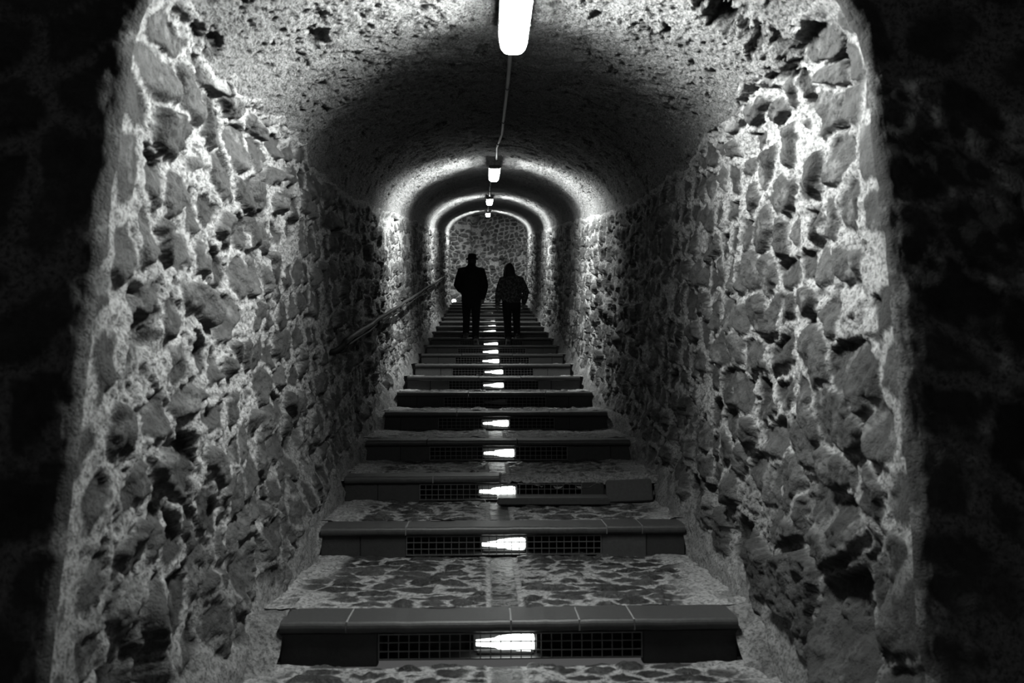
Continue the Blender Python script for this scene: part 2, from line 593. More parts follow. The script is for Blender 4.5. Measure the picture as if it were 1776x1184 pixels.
# ------------------------------------------------------------------ steps
ORD = ['lowest', 'second', 'third', 'fourth', 'fifth', 'sixth', 'seventh', 'eighth', 'ninth', 'tenth', 'eleventh', 'twelfth', 'thirteenth',
       'fourteenth', 'fifteenth', 'sixteenth', 'seventeenth', 'eighteenth', 'nineteenth', 'topmost']
DS = [3.71, 5.0, 6.0, 7.05, 8.35, 9.5, 10.75, 11.95, 13.1]
while len(DS) < 20:
    DS.append(DS[-1] + 1.17)
DS.append(DEND + 0.15)
UNLIT = {6, 12, 16, 18}
SW = 1.15                         # half width of a step
GW, GH = 0.60, 0.118              # half width and height of a grate
NT = 0.055                        # nosing thickness

def nosing_mesh(x0, x1, depth_=0.20, tilt=0.0):
    """a dressed slab with a bullnose front edge; local x along the step, front at y = 0"""
    bm = bmesh.new()
    prof = [(depth_, 0), (depth_, -NT)]
    r = NT * 0.45
    prof += [(0.03, -NT)] + [(r - r * math.cos(a) - 0.022, -NT + r - r * math.sin(a)) for a in np.linspace(math.pi / 2, 0, 5)]
    prof += [(r - r * math.cos(a) - 0.022, -r + r * math.sin(a)) for a in np.linspace(0, math.pi / 2, 5)]
    nseg = max(2, int((x1 - x0) / 0.05))
    rings = []
    rnd = random.Random(int(x0 * 1000) + 5)
    for i in range(nseg + 1):
        x = x0 + (x1 - x0) * i / nseg
        w_ = rnd.uniform(-0.0012, 0.0012)
        rings.append([bm.verts.new((x, y + w_, z + w_)) for y, z in prof])
    n = len(prof)
    for A, B in zip(rings[:-1], rings[1:]):
        for k in range(n):
            bm.faces.new((A[k], B[k], B[(k + 1) % n], A[(k + 1) % n]))
    bm.faces.new(rings[0]); bm.faces.new(rings[-1][::-1])
    return bm_mesh('nosing', bm)

def panel_mesh(x0, x1, zlow, ztop, seed):
    bm = bmesh.new()
    add_box(bm, ((x0 + x1) / 2, 0.03, (zlow + ztop) / 2), (x1 - x0 - 0.004, 0.05, ztop - zlow), None, 0.004)
    return bm_mesh('riser_panel', bm)

def grate_mesh():
    bm = bmesh.new()
    t = 0.006
    zc = GH / 2
    for z in (t / 2, GH - t / 2):
        add_box(bm, (0, 0, z), (2 * GW, 0.010, t))
    for x in (-GW + t / 2, GW - t / 2):
        add_box(bm, (x, 0, zc), (t, 0.010, GH))
    n = 26
    for i in range(1, n):
        add_box(bm, (-GW + 2 * GW * i / n, 0.001, zc), (0.0045, 0.006, GH))
    for j in (1, 2):
        add_box(bm, (0, -0.001, GH * j / 3), (2 * GW, 0.006, 0.0045))
    return bm_mesh('grate', bm)

def niche_mesh():
    bm = bmesh.new()
    a, dpt, h_ = GW, 0.16, GH + 0.004
    v = [bm.verts.new(p) for p in ((-a, 0, 0), (a, 0, 0), (a, 0, h_), (-a, 0, h_), (-a, dpt, 0), (a, dpt, 0), (a, dpt, h_), (-a, dpt, h_))]
    for f in ((0, 1, 5, 4), (1, 2, 6, 5), (2, 3, 7, 6), (3, 0, 4, 7), (4, 5, 6, 7)):
        bm.faces.new([v[i] for i in f])
    return bm_mesh('niche', bm)

def lamp_mesh():
    """glowing cover: low at its left end, full height at the right"""
    bm = bmesh.new()
    secs = [(-0.135, 0.018, 0.016), (-0.12, 0.022, 0.018), (-0.05, 0.030, 0.024), (-0.03, 0.048, 0.028), (0.05, 0.066, 0.030), (0.115, 0.070, 0.030), (0.132, 0.060, 0.022)]
    rings = []
    for x, h_, dp in secs:
        c = 0.055
        rings.append([bm.verts.new((x, y, c + z)) for y, z in ((-dp, -h_ * .42), (-dp * 1.15, 0), (-dp, h_ * .48), (dp, h_ * .48), (dp, -h_ * .42))])
    for A, B in zip(rings[:-1], rings[1:]):
        for k in range(5):
            bm.faces.new((A[k], A[(k + 1) % 5], B[(k + 1) % 5], B[k]))
    bm.faces.new(rings[0]); bm.faces.new(rings[-1])
    return bm_mesh('lamp_cover', bm)

def holder_mesh():
    bm = bmesh.new()
    add_box(bm, (0, 0.045, 0.055), (0.30, 0.02, 0.088), None, 0.004)
    add_box(bm, (0.148, 0.01, 0.055), (0.012, 0.07, 0.085), None, 0.002)
    add_box(bm, (0, 0.02, 0.008), (0.26, 0.05, 0.014), None, 0.003)
    return bm_mesh('lamp_holder', bm)

G_ME, NI_ME, L_ME, H_ME = grate_mesh(), niche_mesh(), lamp_mesh(), holder_mesh()
L_OFF = L_ME.copy()
G_ME.materials.append(M_GRATE); NI_ME.materials.append(M_NICHE); L_ME.materials.append(M_GLOW); L_OFF.materials.append(M_OFF); H_ME.materials.append(M_NICHE)

# nosing joints as x offsets from the middle of the step
JOINTS = {1: [-0.74, 0.0, 0.31, 0.56], 2: [-0.60, 0.63, 0.85], 3: [-0.62], 7: [-0.2, 0.36], 8: [0.1]}
far_tread = None
for i in range(1, 21):
    d0, d1 = DS[i - 1], DS[i]
    zt = RISE * i
    zb = zt - RISE
    name = ORD[i - 1] + (' stone step' if i in (1, 20) else ' stone step from the bottom')
    extra = {1: 'wide cobbled tread and four pale nosing joints', 3: 'right half of its nosing broken off', 6: 'lamp behind its grate unlit'}.get(i, 'dark nosing and grated riser')
    if i == 1:
        lab = 'lowest stone step, widest of the flight, with pale joints in its nosing'
    elif i == 20:
        lab = 'topmost stone step before the end wall'
    else:
        lab = ORD[i - 1] + ' stone step from the bottom, ' + extra
    root = empty('stone_step', (CX, d0, zb), lab, 'step', 'stone steps of the tunnel')
    wj = random.Random(i)
    sw = {1: 1.04, 2: 1.12}.get(i, SW)
    # tread
    dn = d1 - d0
    if i <= 3:
        tx = np.linspace(-1.22, 1.22, 330); ty = np.linspace(0.19, dn + 0.04, {1: 190, 2: 130, 3: 110}[i])
        if i == 3:
            ty = np.linspace(0.0, dn + 0.04, 130)
        Xg, Yg = np.meshgrid(tx, ty, indexing='ij')
        hh, mo, tone = cobbles(Xg + CX, Yg + d0, 30 + i)
        if i == 3:   # rough broken edge where the slab is missing
            P = np.stack([Xg, Yg, 0 * Xg], -1)
            brk = (1 - sst(0.10, 0.24, Yg + fbm(P, 7, 3, 8) * 0.06)) * sst(-0.02, 0.0, Xg)
            hh = hh - (1 - sst(0.0, 0.05, Yg - 0.02 + fbm(P, 12, 3, 18) * 0.02)) * (Xg > -0.01) * 0.045
            hh = hh - brk * (0.020 + fbm(P, 14, 3, 9) * 0.02)
            mo = mo * (1 - brk) + 0.8 * brk
            lft = (1 - sst(0.185, 0.195, Yg)) * (Xg < 0.0)
            hh = hh - lft * 0.03
        me = grid_mesh('tread', np.stack([Xg, Yg, RISE + hh - 0.008], -1), {'mortar': mo, 'tone': tone}, M_TREAD)
    else:
        if far_tread is None:
            tx = np.linspace(-1.22, 1.22, 200); ty = np.linspace(0.19, 1.2, 80)
            Xg, Yg = np.meshgrid(tx, ty, indexing='ij')
            hh, mo, tone = cobbles(Xg + CX, Yg, 40)
            far_tread = grid_mesh('tread', np.stack([Xg, Yg, RISE + hh - 0.008], -1), {'mortar': mo, 'tone': tone}, M_TREAD)
        me = far_tread
    t = link('tread', me, None, root)
    if i > 3:
        t.scale = (1, (dn + 0.04) / 1.2, 1) if dn < 1.3 else (1, 1, 1)
        if i == 20:
            t.scale = (1, (dn + 0.04) / 1.2, 1)
    # nosing slabs
    xsj = [-sw] + JOINTS.get(i, [wj.uniform(-0.75, -0.2), wj.uniform(0.1, 0.7)]) + [sw]
    if i == 3:
        xsj = [-sw, -0.50, -0.01]
    for a, b in zip(xsj[:-1], xsj[1:]):
        s = link('nosing', nosing_mesh(a + 0.004, b - 0.004), M_SLAB, root)
        s.location = (0, 0, RISE + wj.uniform(-0.002, 0.003))
    if i <= 3:
        for x in xsj[1:-1]:
            bm = bmesh.new()
            add_box(bm, (x, 0.09, RISE - 0.026), (0.010, 0.20, 0.050))
            link('mortar_joint', bm_mesh('mortar_joint', bm), M_JOINT, root)
    # mortar built up between the step and the wall
    if i <= 6:
        for sd in (-1, 1):
            fx = np.linspace(sw - 0.012, 1.24, 24); fy = np.linspace(-0.30, 0.42, 50)
            Xg, Yg = np.meshgrid(fx, fy, indexing='ij')
            P = np.stack([Xg * sd + CX, Yg + d0, 0 * Xg], -1)
            ramp = sst(-0.20, 0.16, Yg + (Xg - sw) * 0.9 + fbm(P, 6, 3, 200 + i) * 0.05)
            zz = -0.012 + ramp * (RISE + 0.012) + fbm(P, 11, 4, 210) * 0.012 + 0.004
            zz = np.where(Yg < 0.0, np.minimum(zz, RISE - 0.01), zz)
            tn = 0.4 + 0 * zz
            link('mortar_fillet', grid_mesh('mortar_fillet', np.stack([sd * Xg, Yg, zz], -1), {'mortar': 0.5 + 0.25 * fbm(P, 8, 3, 222), 'tone': tn}, M_TREAD), None, root)
    # riser panels either side of the grate
    for sd in (-1, 1):
        cut = {1: 0.0, 2: 0.88}.get(i, wj.uniform(0.75, 1.0))
        segs = [(GW, sw)] if i == 1 else [(GW, cut), (cut, sw)]
        for j, (a, b) in enumerate(segs):
            if i == 3 and sd > 0 and j == 1:
                continue           # this block has come away and leans in front
            x0, x1 = (a, b) if sd > 0 else (-b, -a)
            pm_ = M_RISER2 if (i == 2 and sd > 0 and j == 0) or i in (7, 8) else M_RISER
            p = link('riser_panel', panel_mesh(x0, x1, -0.025, RISE - NT, i * 7 + j), pm_, root)
    bm = bmesh.new()
    add_box(bm, (0, 0.215, (RISE - NT - 0.002 - 0.06) / 2), (2.36, 0.06, RISE - NT - 0.002 + 0.06))  # added unseen box, stops world light leaking through the riser gaps
    if i == 3:
        add_box(bm, (0.93, 0.10, 0.05), (0.40, 0.12, 0.14))
    link('hidden_backing', bm_mesh('hidden_backing', bm), M_RISER, root)
    nch = link('niche', NI_ME, None, root)
    nch.location = (0, 0.008, 0.004)
    g = link('grate', G_ME, None, root)
    g.location = (0, 0.006, 0.004)
    # the lamp behind the grate
    lit = i not in UNLIT
    where = 'lowest step' if i == 1 else 'topmost step' if i == 20 else ORD[i - 1] + ' step from the bottom'
    lr = empty('step_lamp', (CX - 0.005 + wj.uniform(-0.02, 0.02), d0 + 0.06, zb + 0.004),
               ('glowing' if lit else 'unlit') + ' lamp behind the grate in the ' + where, 'lamp', 'lamps behind the step grates')
    link('lamp_cover', L_ME if lit else L_OFF, None, lr)
    link('lamp_holder', H_ME, None, lr)

# pieces fallen from the third step
bm = bmesh.new()
add_box(bm, (0, 0, 0), (0.80, 0.20, 0.05), None, 0.008)
o = link('stone_slab', bm_mesh('stone_slab', bm), M_SLAB)
o.location = (0.49, DS[2] - 0.16, RISE * 2 + 0.030)
o.rotation_euler = (0, 0, -0.03)
tag(o, 'broken nosing slab lying in front of the third step', 'slab')
bm = bmesh.new()
add_box(bm, (0, 0, 0.0), (0.33, 0.075, 0.16), None, 0.008)
o = link('stone_block', bm_mesh('stone_block', bm), M_RISER2)
o.location = (1.05, DS[2] - 0.11, RISE * 2 + 0.085)
o.rotation_euler = (-0.12, -0.05, -0.10)
tag(o, 'loose riser block leaning at the right end of the third step', 'block')

# ------------------------------------------------------------------ ceiling lamps
def diffuser_mesh(L, W_, Hh):
    bm = bmesh.new()
    rings = []
    ends = [0.0, 0.008, 0.022, 0.045, 0.08]
    ts = [-L / 2 + e for e in ends] + [-L / 6, L / 6] + [L / 2 - e for e in ends[::-1]]
    for t in ts:
        e = min(t + L / 2, L / 2 - t)
        k = 1.0 if e >= 0.08 else math.sqrt(max(0, 1 - ((0.08 - e) / 0.08) ** 2)) * 0.45 + 0.55
        kz = 1.0 if e >= 0.045 else 0.7 + 0.3 * math.sqrt(max(0, 1 - ((0.045 - e) / 0.045) ** 2))
        ring = []
        for a in np.linspace(0, math.pi, 15):
            cx_, cz_ = math.cos(a), math.sin(a)
            x = math.copysign(abs(cx_) ** 0.55, cx_) * W_ / 2 * k
            z = -(abs(cz_) ** 0.6) * Hh * kz
            ring.append(bm.verts.new((x, t, z)))
        rings.append(ring)
    n = len(rings[0])
    for A, B in zip(rings[:-1], rings[1:]):
        for k in range(n):
            bm.faces.new((A[k], A[(k + 1) % n], B[(k + 1) % n], B[k]))
    bm.faces.new(rings[0]); bm.faces.new(rings[-1])
    return bm_mesh('diffuser', bm, True)

LL = 1.22
DIF = diffuser_mesh(LL - 0.03, 0.138, 0.075)
DIF.materials.append(M_DIFF)
bm = bmesh.new()
add_box(bm, (0, 0, 0.02), (0.150, LL, 0.044), None, 0.010)
TRAY = bm_mesh('housing', bm); TRAY.materials.append(M_TRAY)
bm = bmesh.new()
add_box(bm, (0, 0, 0.0), (0.156, 0.022, 0.030), None, 0.004)
CLIP = bm_mesh('clip', bm); CLIP.materials.append(M_TRAY)
bm = bmesh.new()
add_tube(bm, [(0, 0, 0), (0, 0, 0.15)], 0.008, 8)
STEM = bm_mesh('bracket', bm); STEM.materials.append(M_TRAY)
LAMPS = [(0.138, 3.38, 'long fluorescent batten lamp at the tunnel mouth, cut by the frame'),
         (0.12, 10.6, 'second batten lamp along the vault, next beyond the mouth lamp'),
         (0.10, 18.0, 'third batten lamp along the vault'),
         (0.09, 25.4, 'farthest batten lamp, in front of the end wall')]
LZ = []
for x, d, lab in LAMPS:
    sl = 0.162 if d > 5 else 0.015
    z = float(apex(np.array(d))) - (0.165 if 9 < d < 12 else 0.115)
    LZ.append(z)
    r = empty('ceiling_lamp', (x, d, z), lab, 'lamp', 'batten lamps on the vault', (math.atan(sl), 0, 0))
    link('diffuser', DIF, None, r)
    for ang, p, wd in ((0, P_DOWN, 0.05), (-1.2, P_SIDE, 0.045), (1.2, P_SIDE, 0.045)):   # the tubes: narrow along the tunnel, wide across it
        ld = bpy.data.lights.new('tube', 'AREA')
        ld.shape = 'RECTANGLE'; ld.size = wd; ld.size_y = LL - 0.08
        ld.energy = p * (0.74 if d < 5 else 1.1); ld.spread = math.radians(SPREAD)
        ld.color = (0.97, 1.0, 0.975)
        lo = bpy.data.objects.new('tube', ld)
        COL.objects.link(lo)
        lo.parent = r
        lo.location = (-0.022 * math.sin(ang), 0, -0.036)
        lo.rotation_euler = (0, ang, 0)
    link('housing', TRAY, None, r)
    for y in (-0.38, 0.38):
        c = link('clip', CLIP, None, r); c.location = (0, y, 0.006)
        c = link('bracket', STEM, None, r); c.location = (0, y, 0.036)

# conduits between the lamps, clipped to the crown of the vault
def conduit(pts, lab):
    root = empty('conduit', (pts[0][0], pts[0][1], float(apex(np.array(pts[0][1]))) - 0.06), lab, 'conduit', 'conduits between the ceiling lamps')
    o0 = root.location
    P = []
    for x, d in pts:
        P.append(Vector((x, d, float(apex(np.array(d))) - 0.048)) - o0)
    bm = bmesh.new()
    add_tube(bm, P, 0.0125, 10)
    link('pipe', bm_mesh('pipe', bm, True), M_PIPE, root)
    L = len(P)
    tot = pts[-1][1] - pts[0][1]
    for k in range(1, 4):
        d = pts[0][1] + tot * k / 4
        x = float(np.interp(d, [p[1] for p in pts], [p[0] for p in pts]))
        bm = bmesh.new()
        add_tube(bm, [Vector((x, d - 0.018, float(apex(np.array(d - 0.018))) - 0.048)) - o0, Vector((x, d + 0.018, float(apex(np.array(d + 0.018))) - 0.048)) - o0], 0.018, 10)
        add_box(bm, Vector((x, d, float(apex(np.array(d))) - 0.02)) - o0, (0.014, 0.022, 0.05))
        link('pipe_clip', bm_mesh('pipe_clip', bm), M_TRAY, root)
def dense(pts, n=6):
    r = []
    for (a, b), (c, d) in zip(pts[:-1], pts[1:]):
        for k in range(n):
            r.append((a + (c - a) * k / n, b + (d - b) * k / n))
    return r + [pts[-1]]
conduit(dense([(0.135, 4.0), (0.150, 5.2), (0.155, 6.6), (0.162, 7.75), (0.128, 8.8), (0.142, 9.98)]), 'pale conduit from the mouth lamp to the second lamp')
conduit(dense([(0.10, 11.23), (0.09, 13), (0.085, 15), (0.095, 17.37)]), 'conduit between the second and the third lamp')
conduit(dense([(0.09, 18.63), (0.085, 21), (0.085, 24.77)]), 'conduit between the third and the farthest lamp')

# ------------------------------------------------------------------ handrail
def rail_z(d):
    return float(nosing_line(np.array(d))) + 0.985
root = empty('handrail', (-1.04, 6.0, rail_z(6.0)), 'dark iron handrail climbing along the rubble wall', 'handrail')
o0 = root.location
bm = bmesh.new()
pts = [(-1.155, 5.98, rail_z(5.98) - 0.075), (-1.10, 5.99, rail_z(5.99) - 0.065), (-1.05, 6.02, rail_z(6.02) - 0.03), (-1.04, 6.06, rail_z(6.06))]
rr = random.Random(3)
d = 6.4
while d < 22.3:
    pts.append((-1.04 + rr.uniform(-0.006, 0.006), d, rail_z(d) + rr.uniform(-0.006, 0.006)))
    d += 0.5
add_tube(bm, [Vector(p) - o0 for p in pts], 0.021, 10)
link('rail', bm_mesh('rail', bm, True), M_RAIL, root)
bm = bmesh.new()
add_tube(bm, [Vector((p[0] - 0.012, p[1], p[2] - 0.055)) - o0 for p in pts[3:]], 0.010, 8)
link('lower_rod', bm_mesh('lower_rod', bm, True), M_RAIL, root)
for d in (6.05, 7.95, 10.0, 12.1, 14.3, 16.5, 18.7, 20.9, 22.2):
    z = rail_z(d)
    bm = bmesh.new()
    add_tube(bm, [Vector(p) - o0 for p in ((-1.04, d, z - 0.01), (-1.042, d, z - 0.05), (-1.06, d, z - 0.075), (-1.11, d, z - 0.085), (-1.20, d, z - 0.085))], 0.013, 8, ref=(0, 1, 0))
    add_tube(bm, [Vector(p) - o0 for p in ((-1.155, d, z - 0.085), (-1.185, d, z - 0.085))], 0.038, 12, ref=(0, 1, 0))
    link('bracket', bm_mesh('bracket', bm), M_RAIL, root)

# small lamp at the foot of the end wall
r = empty('floor_lamp', (-1.03, 26.75, RISE * 20), 'small bright lamp at the foot of the end wall', 'lamp')
bm = bmesh.new()
add_tube(bm, [(0, 0, 0), (0, 0, 0.05)], [0.07, 0.05], 12)
link('base', bm_mesh('base', bm), M_RAIL, r)
bm = bmesh.new()
bmesh.ops.create_uvsphere(bm, u_segments=14, v_segments=8, radius=0.075)
bmesh.ops.transform(bm, matrix=Matrix.Translation((0, 0, 0.10)) @ Matrix.Diagonal((1, 1, 0.8, 1)), verts=bm.verts)
link('lamp_cover', bm_mesh('lamp_cover', bm, True), M_GLOW, r)

# ------------------------------------------------------------------ people
def remeshed(name, bm, voxel, smooth=4):
    me = bpy.data.meshes.new(name + '_raw')
    bmesh.ops.recalc_face_normals(bm, faces=bm.faces)
    bm.to_mesh(me); bm.free()
    o = bpy.data.objects.new(name + '_raw', me)
    COL.objects.link(o)
    m = o.modifiers.new('r', 'REMESH'); m.mode = 'VOXEL'; m.voxel_size = voxel; m.use_smooth_shade = True
    s = o.modifiers.new('s', 'SMOOTH'); s.factor = 0.5; s.iterations = smooth
    dg = bpy.context.evaluated_depsgraph_get()
    dg.update()
    new = bpy.data.meshes.new_from_object(o.evaluated_get(dg))
    bpy.data.objects.remove(o)
    bpy.data.meshes.remove(me)
    new.name = name
    new.polygons.foreach_set('use_smooth', [True] * len(new.polygons))
    return new

def cap_tube(bm, pts, rad, n=14, ref=None):
    """tapered limb with rounded ends"""
    P = [Vector(p) for p in pts]
    R = [r if isinstance(r, (list, tuple)) else (r, r) for r in rad]
    t0 = (P[0] - P[1]).normalized(); t1 = (P[-1] - P[-2]).normalized()
    m0, m1 = min(R[0]), min(R[-1])
    P2 = [P[0] + t0 * m0 * 0.9, P[0] + t0 * m0 * 0.6] + P + [P[-1] + t1 * m1 * 0.6, P[-1] + t1 * m1 * 0.9]
    R2 = [tuple(x * 0.4 for x in R[0]), tuple(x * 0.8 for x in R[0])] + R + [tuple(x * 0.8 for x in R[-1]), tuple(x * 0.4 for x in R[-1])]
    if ref is None and abs((P[-1] - P[0]).normalized().z) > 0.6:
        ref = (0, 1, 0)
    add_tube(bm, P2, [list(r) for r in R2], n, ref=ref)

def ball(bm, c, s, n=16):
    r = bmesh.ops.create_uvsphere(bm, u_segments=n, v_segments=n // 2 + 2, radius=1.0)
    bmesh.ops.transform(bm, matrix=Matrix.Translation(Vector(c)) @ Matrix.Diagonal((s[0], s[1], s[2], 1)), verts=r['verts'])

def hand(bm, wrist, direction, side):
    """palm, four bent fingers of different lengths and a thumb from the side of the palm"""
    wv = Vector(wrist); dv = Vector(direction).normalized()
    fwd = Vector((0, 1, 0)); fwd = (fwd - dv * fwd.dot(dv)).normalized()      # thumb side points forward
    inn = dv.cross(fwd) * 1.0
    if inn.x * side > 0:
        inn = -inn                                                            # palm faces the thigh
    k = wv + dv * 0.085
    cap_tube(bm, [wv - dv * 0.01, wv + dv * 0.045, k], [(0.022, 0.026), (0.019, 0.038), (0.015, 0.038)], 12, ref=inn)
    for j, (off, ln) in enumerate(((0.028, 0.070), (0.010, 0.080), (-0.009, 0.074), (-0.027, 0.058))):
        b = k + fwd * off - dv * 0.005
        p1 = b + dv * ln * 0.45 + inn * 0.006
        p2 = b + dv * ln * 0.78 + inn * 0.022
        p3 = b + dv * ln * 0.93 + inn * 0.040
        cap_tube(bm, [b, p1, p2, p3], [0.0095, 0.009, 0.008, 0.007], 8)
    b = wv + dv * 0.035 + fwd * 0.030
    cap_tube(bm, [b, b + fwd * 0.022 + dv * 0.028 + inn * 0.008, b + fwd * 0.026 + dv * 0.058 + inn * 0.018], [0.012, 0.0105, 0.009], 8)

def lerp(a, b, t):
    return tuple(x + (y - x) * t for x, y in zip(a, b))

M_SKIN = plain_mat('skin', 0.10, 0.6, 0.2, 30, 0)
M_DARK = plain_mat('dark_cloth', 0.010, 0.9, 0.4, 60, 0.3, 0.003, 0.1)
M_DARK2 = plain_mat('dark_trouser_cloth', 0.012, 0.9, 0.4, 60, 0.3, 0.003, 0.1)
M_HAIR = plain_mat('dark_hair', 0.012, 0.6, 0.4, 90, 0.5, 0.004, 0.2)
M_SHOE = plain_mat('dark_shoe_leather', 0.03, 0.5, 0.3, 50, 0.2, 0.002)
M_SOLE = plain_mat('pale_shoe_sole', 0.16, 0.7, 0.2, 40, 0.2, 0.002)
m, nt, b = new_mat('patterned_jacket_cloth')
n1 = noise_tex(nt, 26, 3, 0.6)
rmp = nt.nodes.new('ShaderNodeValToRGB')
rmp.color_ramp.elements[0].position = 0.46; rmp.color_ramp.elements[0].color = (0.010, 0.010, 0.010, 1)
rmp.color_ramp.elements[1].position = 0.60; rmp.color_ramp.elements[1].color = (0.075, 0.075, 0.075, 1)
nt.links.new(n1, rmp.inputs[0]); nt.links.new(rmp.outputs[0], b.inputs['Base Color'])
b.inputs['Roughness'].default_value = 0.9
bump(nt, b, noise_tex(nt, 60, 4, 0.6), 0.4, 0.004)
M_PATT = m

def person(loc, rot, J, lab, style):
    """J holds joints in local metres: x right, y away from the camera, z up from the upper foot"""
    root = empty('person', loc, lab, 'person', None, (0, 0, rot))
    k = style['k']
    hip, chest, neck, head = [Vector(J[n]) for n in ('hip', 'chest', 'neck', 'head')]
    bm = bmesh.new()
    sw_ = style['shoulder']
    # trunk
    cap_tube(bm, [hip + Vector((0, 0, -0.05)), hip + Vector((0, 0, 0.07)), lerp(hip, chest, 0.5), chest, lerp(chest, neck, 0.75)],
             [(0.155 * k, 0.11), (0.165 * k, 0.115), (0.145 * k, 0.105), (0.175 * k, 0.12), (0.13 * k, 0.075)], 20, ref=(0, 1, 0))
    cap_tube(bm, [lerp(chest, neck, 0.6), neck, head], [0.062, 0.056, 0.055], 12)
    # head with face
    ball(bm, head, (0.076, 0.096, 0.115), 20)
    ball(bm, head + Vector((0, 0.03, -0.055)), (0.055, 0.068, 0.062), 14)
    cap_tube(bm, [head + Vector((0, 0.088, 0.0)), head + Vector((0, 0.112, -0.032))], [0.010, 0.015], 8)
    for s in (-1, 1):
        ball(bm, head + Vector((s * 0.076, -0.005, -0.01)), (0.010, 0.020, 0.032), 8)
        ball(bm, head + Vector((s * 0.030, 0.088, 0.008)), (0.013, 0.010, 0.010), 8)
    ball(bm, head + Vector((0, 0.092, -0.058)), (0.025, 0.010, 0.008), 8)
    ball(bm, head + Vector((0, 0.086, 0.022)), (0.050, 0.012, 0.008), 8)
    for s, nm in ((-1, 'l'), (1, 'r')):
        sh, el, wr = [Vector(J[n + nm]) for n in ('sh', 'el', 'wr')]
        cap_tube(bm, [lerp(chest, neck, 0.55), sh, lerp(sh, el, 0.5), el, lerp(el, wr, 0.35), wr], [0.06, 0.054, 0.046, 0.038, 0.038, 0.026], 12)
        hand(bm, wr, wr - el, s)
        hp, kn, an, to = [Vector(J[n + nm]) for n in ('hp', 'kn', 'an', 'to')]
        cap_tube(bm, [hp, lerp(hp, kn, 0.45), kn, lerp(kn, an, 0.35), an], [0.085 * k, 0.070 * k, 0.052, 0.053, 0.036], 14)
        heel = an + (an - to) * 0.28
        cap_tube(bm, [heel + Vector((0, 0, -0.03)), lerp(an, to, 0.5), to], [0.034, 0.036, 0.026], 10)
    body = link('body', remeshed('body', bm, 0.0065, 3), M_SKIN, root)
    # jacket
    bm = bmesh.new()
    hz = Vector((hip.x, hip.y, J['hem']))
    g = style['girth']
    cap_tube(bm, [hz + Vector((0, 0, 0.03)), hip + Vector((0, 0, 0.10)), lerp(hip, chest, 0.55), chest, lerp(chest, neck, 0.55), lerp(chest, neck, 0.92)],
             [(0.170 * g, 0.135), (0.178 * g, 0.14), (0.190 * g, 0.15), (0.215 * g, 0.16), (0.165 * g, 0.115), (0.088, 0.085)], 24, ref=(0, 1, 0))
    for nm in 'lr':
        sh, el, wr = [Vector(J[n + nm]) for n in ('sh', 'el', 'wr')]
        cap_tube(bm, [lerp(lerp(chest, neck, 0.5), sh, 0.5), sh, lerp(sh, el, 0.5), el, lerp(el, wr, 0.5), lerp(el, wr, 0.93)], [0.085, 0.083, 0.076, 0.066, 0.060, 0.050], 14)
    cap_tube(bm, [lerp(chest, neck, 0.70), lerp(chest, neck, 1.08)], [0.105, 0.082], 14)
    link('jacket', remeshed('jacket', bm, 0.011, 5), style['jacket'], root)
    # trousers
    bm = bmesh.new()
    cap_tube(bm, [hip + Vector((0, 0, -0.10)), hip + Vector((0, 0, 0.06))], [(0.165 * k, 0.118), (0.170 * k, 0.122)], 20, ref=(0, 1, 0))
    for nm in 'lr':
        hp, kn, an = [Vector(J[n + nm]) for n in ('hp', 'kn', 'an')]
        cap_tube(bm, [hp, lerp(hp, kn, 0.45), kn, lerp(kn, an, 0.5), lerp(kn, an, 0.93)], [0.100 * k, 0.090 * k, 0.074, 0.070, 0.066], 16)
    link('trousers', remeshed('trousers', bm, 0.010, 4), M_DARK2, root)
    # shoes
    for nm in 'lr':
        an, to = Vector(J['an' + nm]), Vector(J['to' + nm])
        dv = (to - an)
        heel = an - dv * 0.30 + Vector((0, 0, -0.03))
        bm = bmesh.new()
        cap_tube(bm, [heel, lerp(an, to, 0.35) , lerp(an, to, 0.75), to + dv.normalized() * 0.03], [(0.042, 0.046), (0.046, 0.050), (0.050, 0.040), (0.044, 0.030)], 14, ref=(0, 0, 1))
        cap_tube(bm, [an + Vector((0, -0.01, -0.03)), an + Vector((0, -0.01, 0.02))], [0.048, 0.046], 12)
        sh_ = link('shoe', remeshed('shoe', bm, 0.009, 3), M_SHOE, root)
        bm = bmesh.new()
        n = (dv.cross(Vector((1, 0, 0)))).normalized()
        if n.z > 0:
            n = -n
        a = heel + n * 0.042 - dv * 0.10; c = to + n * 0.028 + dv.normalized() * 0.05
        cap_tube(bm, [a, lerp(a, c, 0.3), lerp(a, c, 0.7), c], [(0.040, 0.010), (0.042, 0.010), (0.050, 0.010), (0.036, 0.010)], 12, ref=tuple(n))
        link('sole', bm_mesh('sole', bm, True), M_SOLE, sh_)
    # hair
    bm = bmesh.new()
    if style['hair'] == 'short':
        ball(bm, head + Vector((0, -0.020, 0.010)), (0.086, 0.094, 0.118), 18)
    else:
        ball(bm, head + Vector((0, -0.014, 0.016)), (0.092, 0.104, 0.122), 18)
        cap_tube(bm, [head + Vector((0.0, -0.05, 0.03)), head + Vector((0.012, -0.075, -0.08)), head + Vector((0.03, -0.10, -0.18)), head + Vector((0.045, -0.13, -0.26))],
                 [(0.094, 0.07), (0.100, 0.062), (0.112, 0.050), (0.098, 0.036)], 16, ref=(0, 1, 0))
        for s in (-1, 1):
            cap_tube(bm, [head + Vector((s * 0.07, -0.02, 0.03)), head + Vector((s * 0.082, -0.02, -0.08)), head + Vector((s * 0.10, -0.05, -0.19))], [0.035, 0.038, 0.026], 10)
    link('hair', remeshed('hair', bm, 0.009, 3), M_HAIR, root)
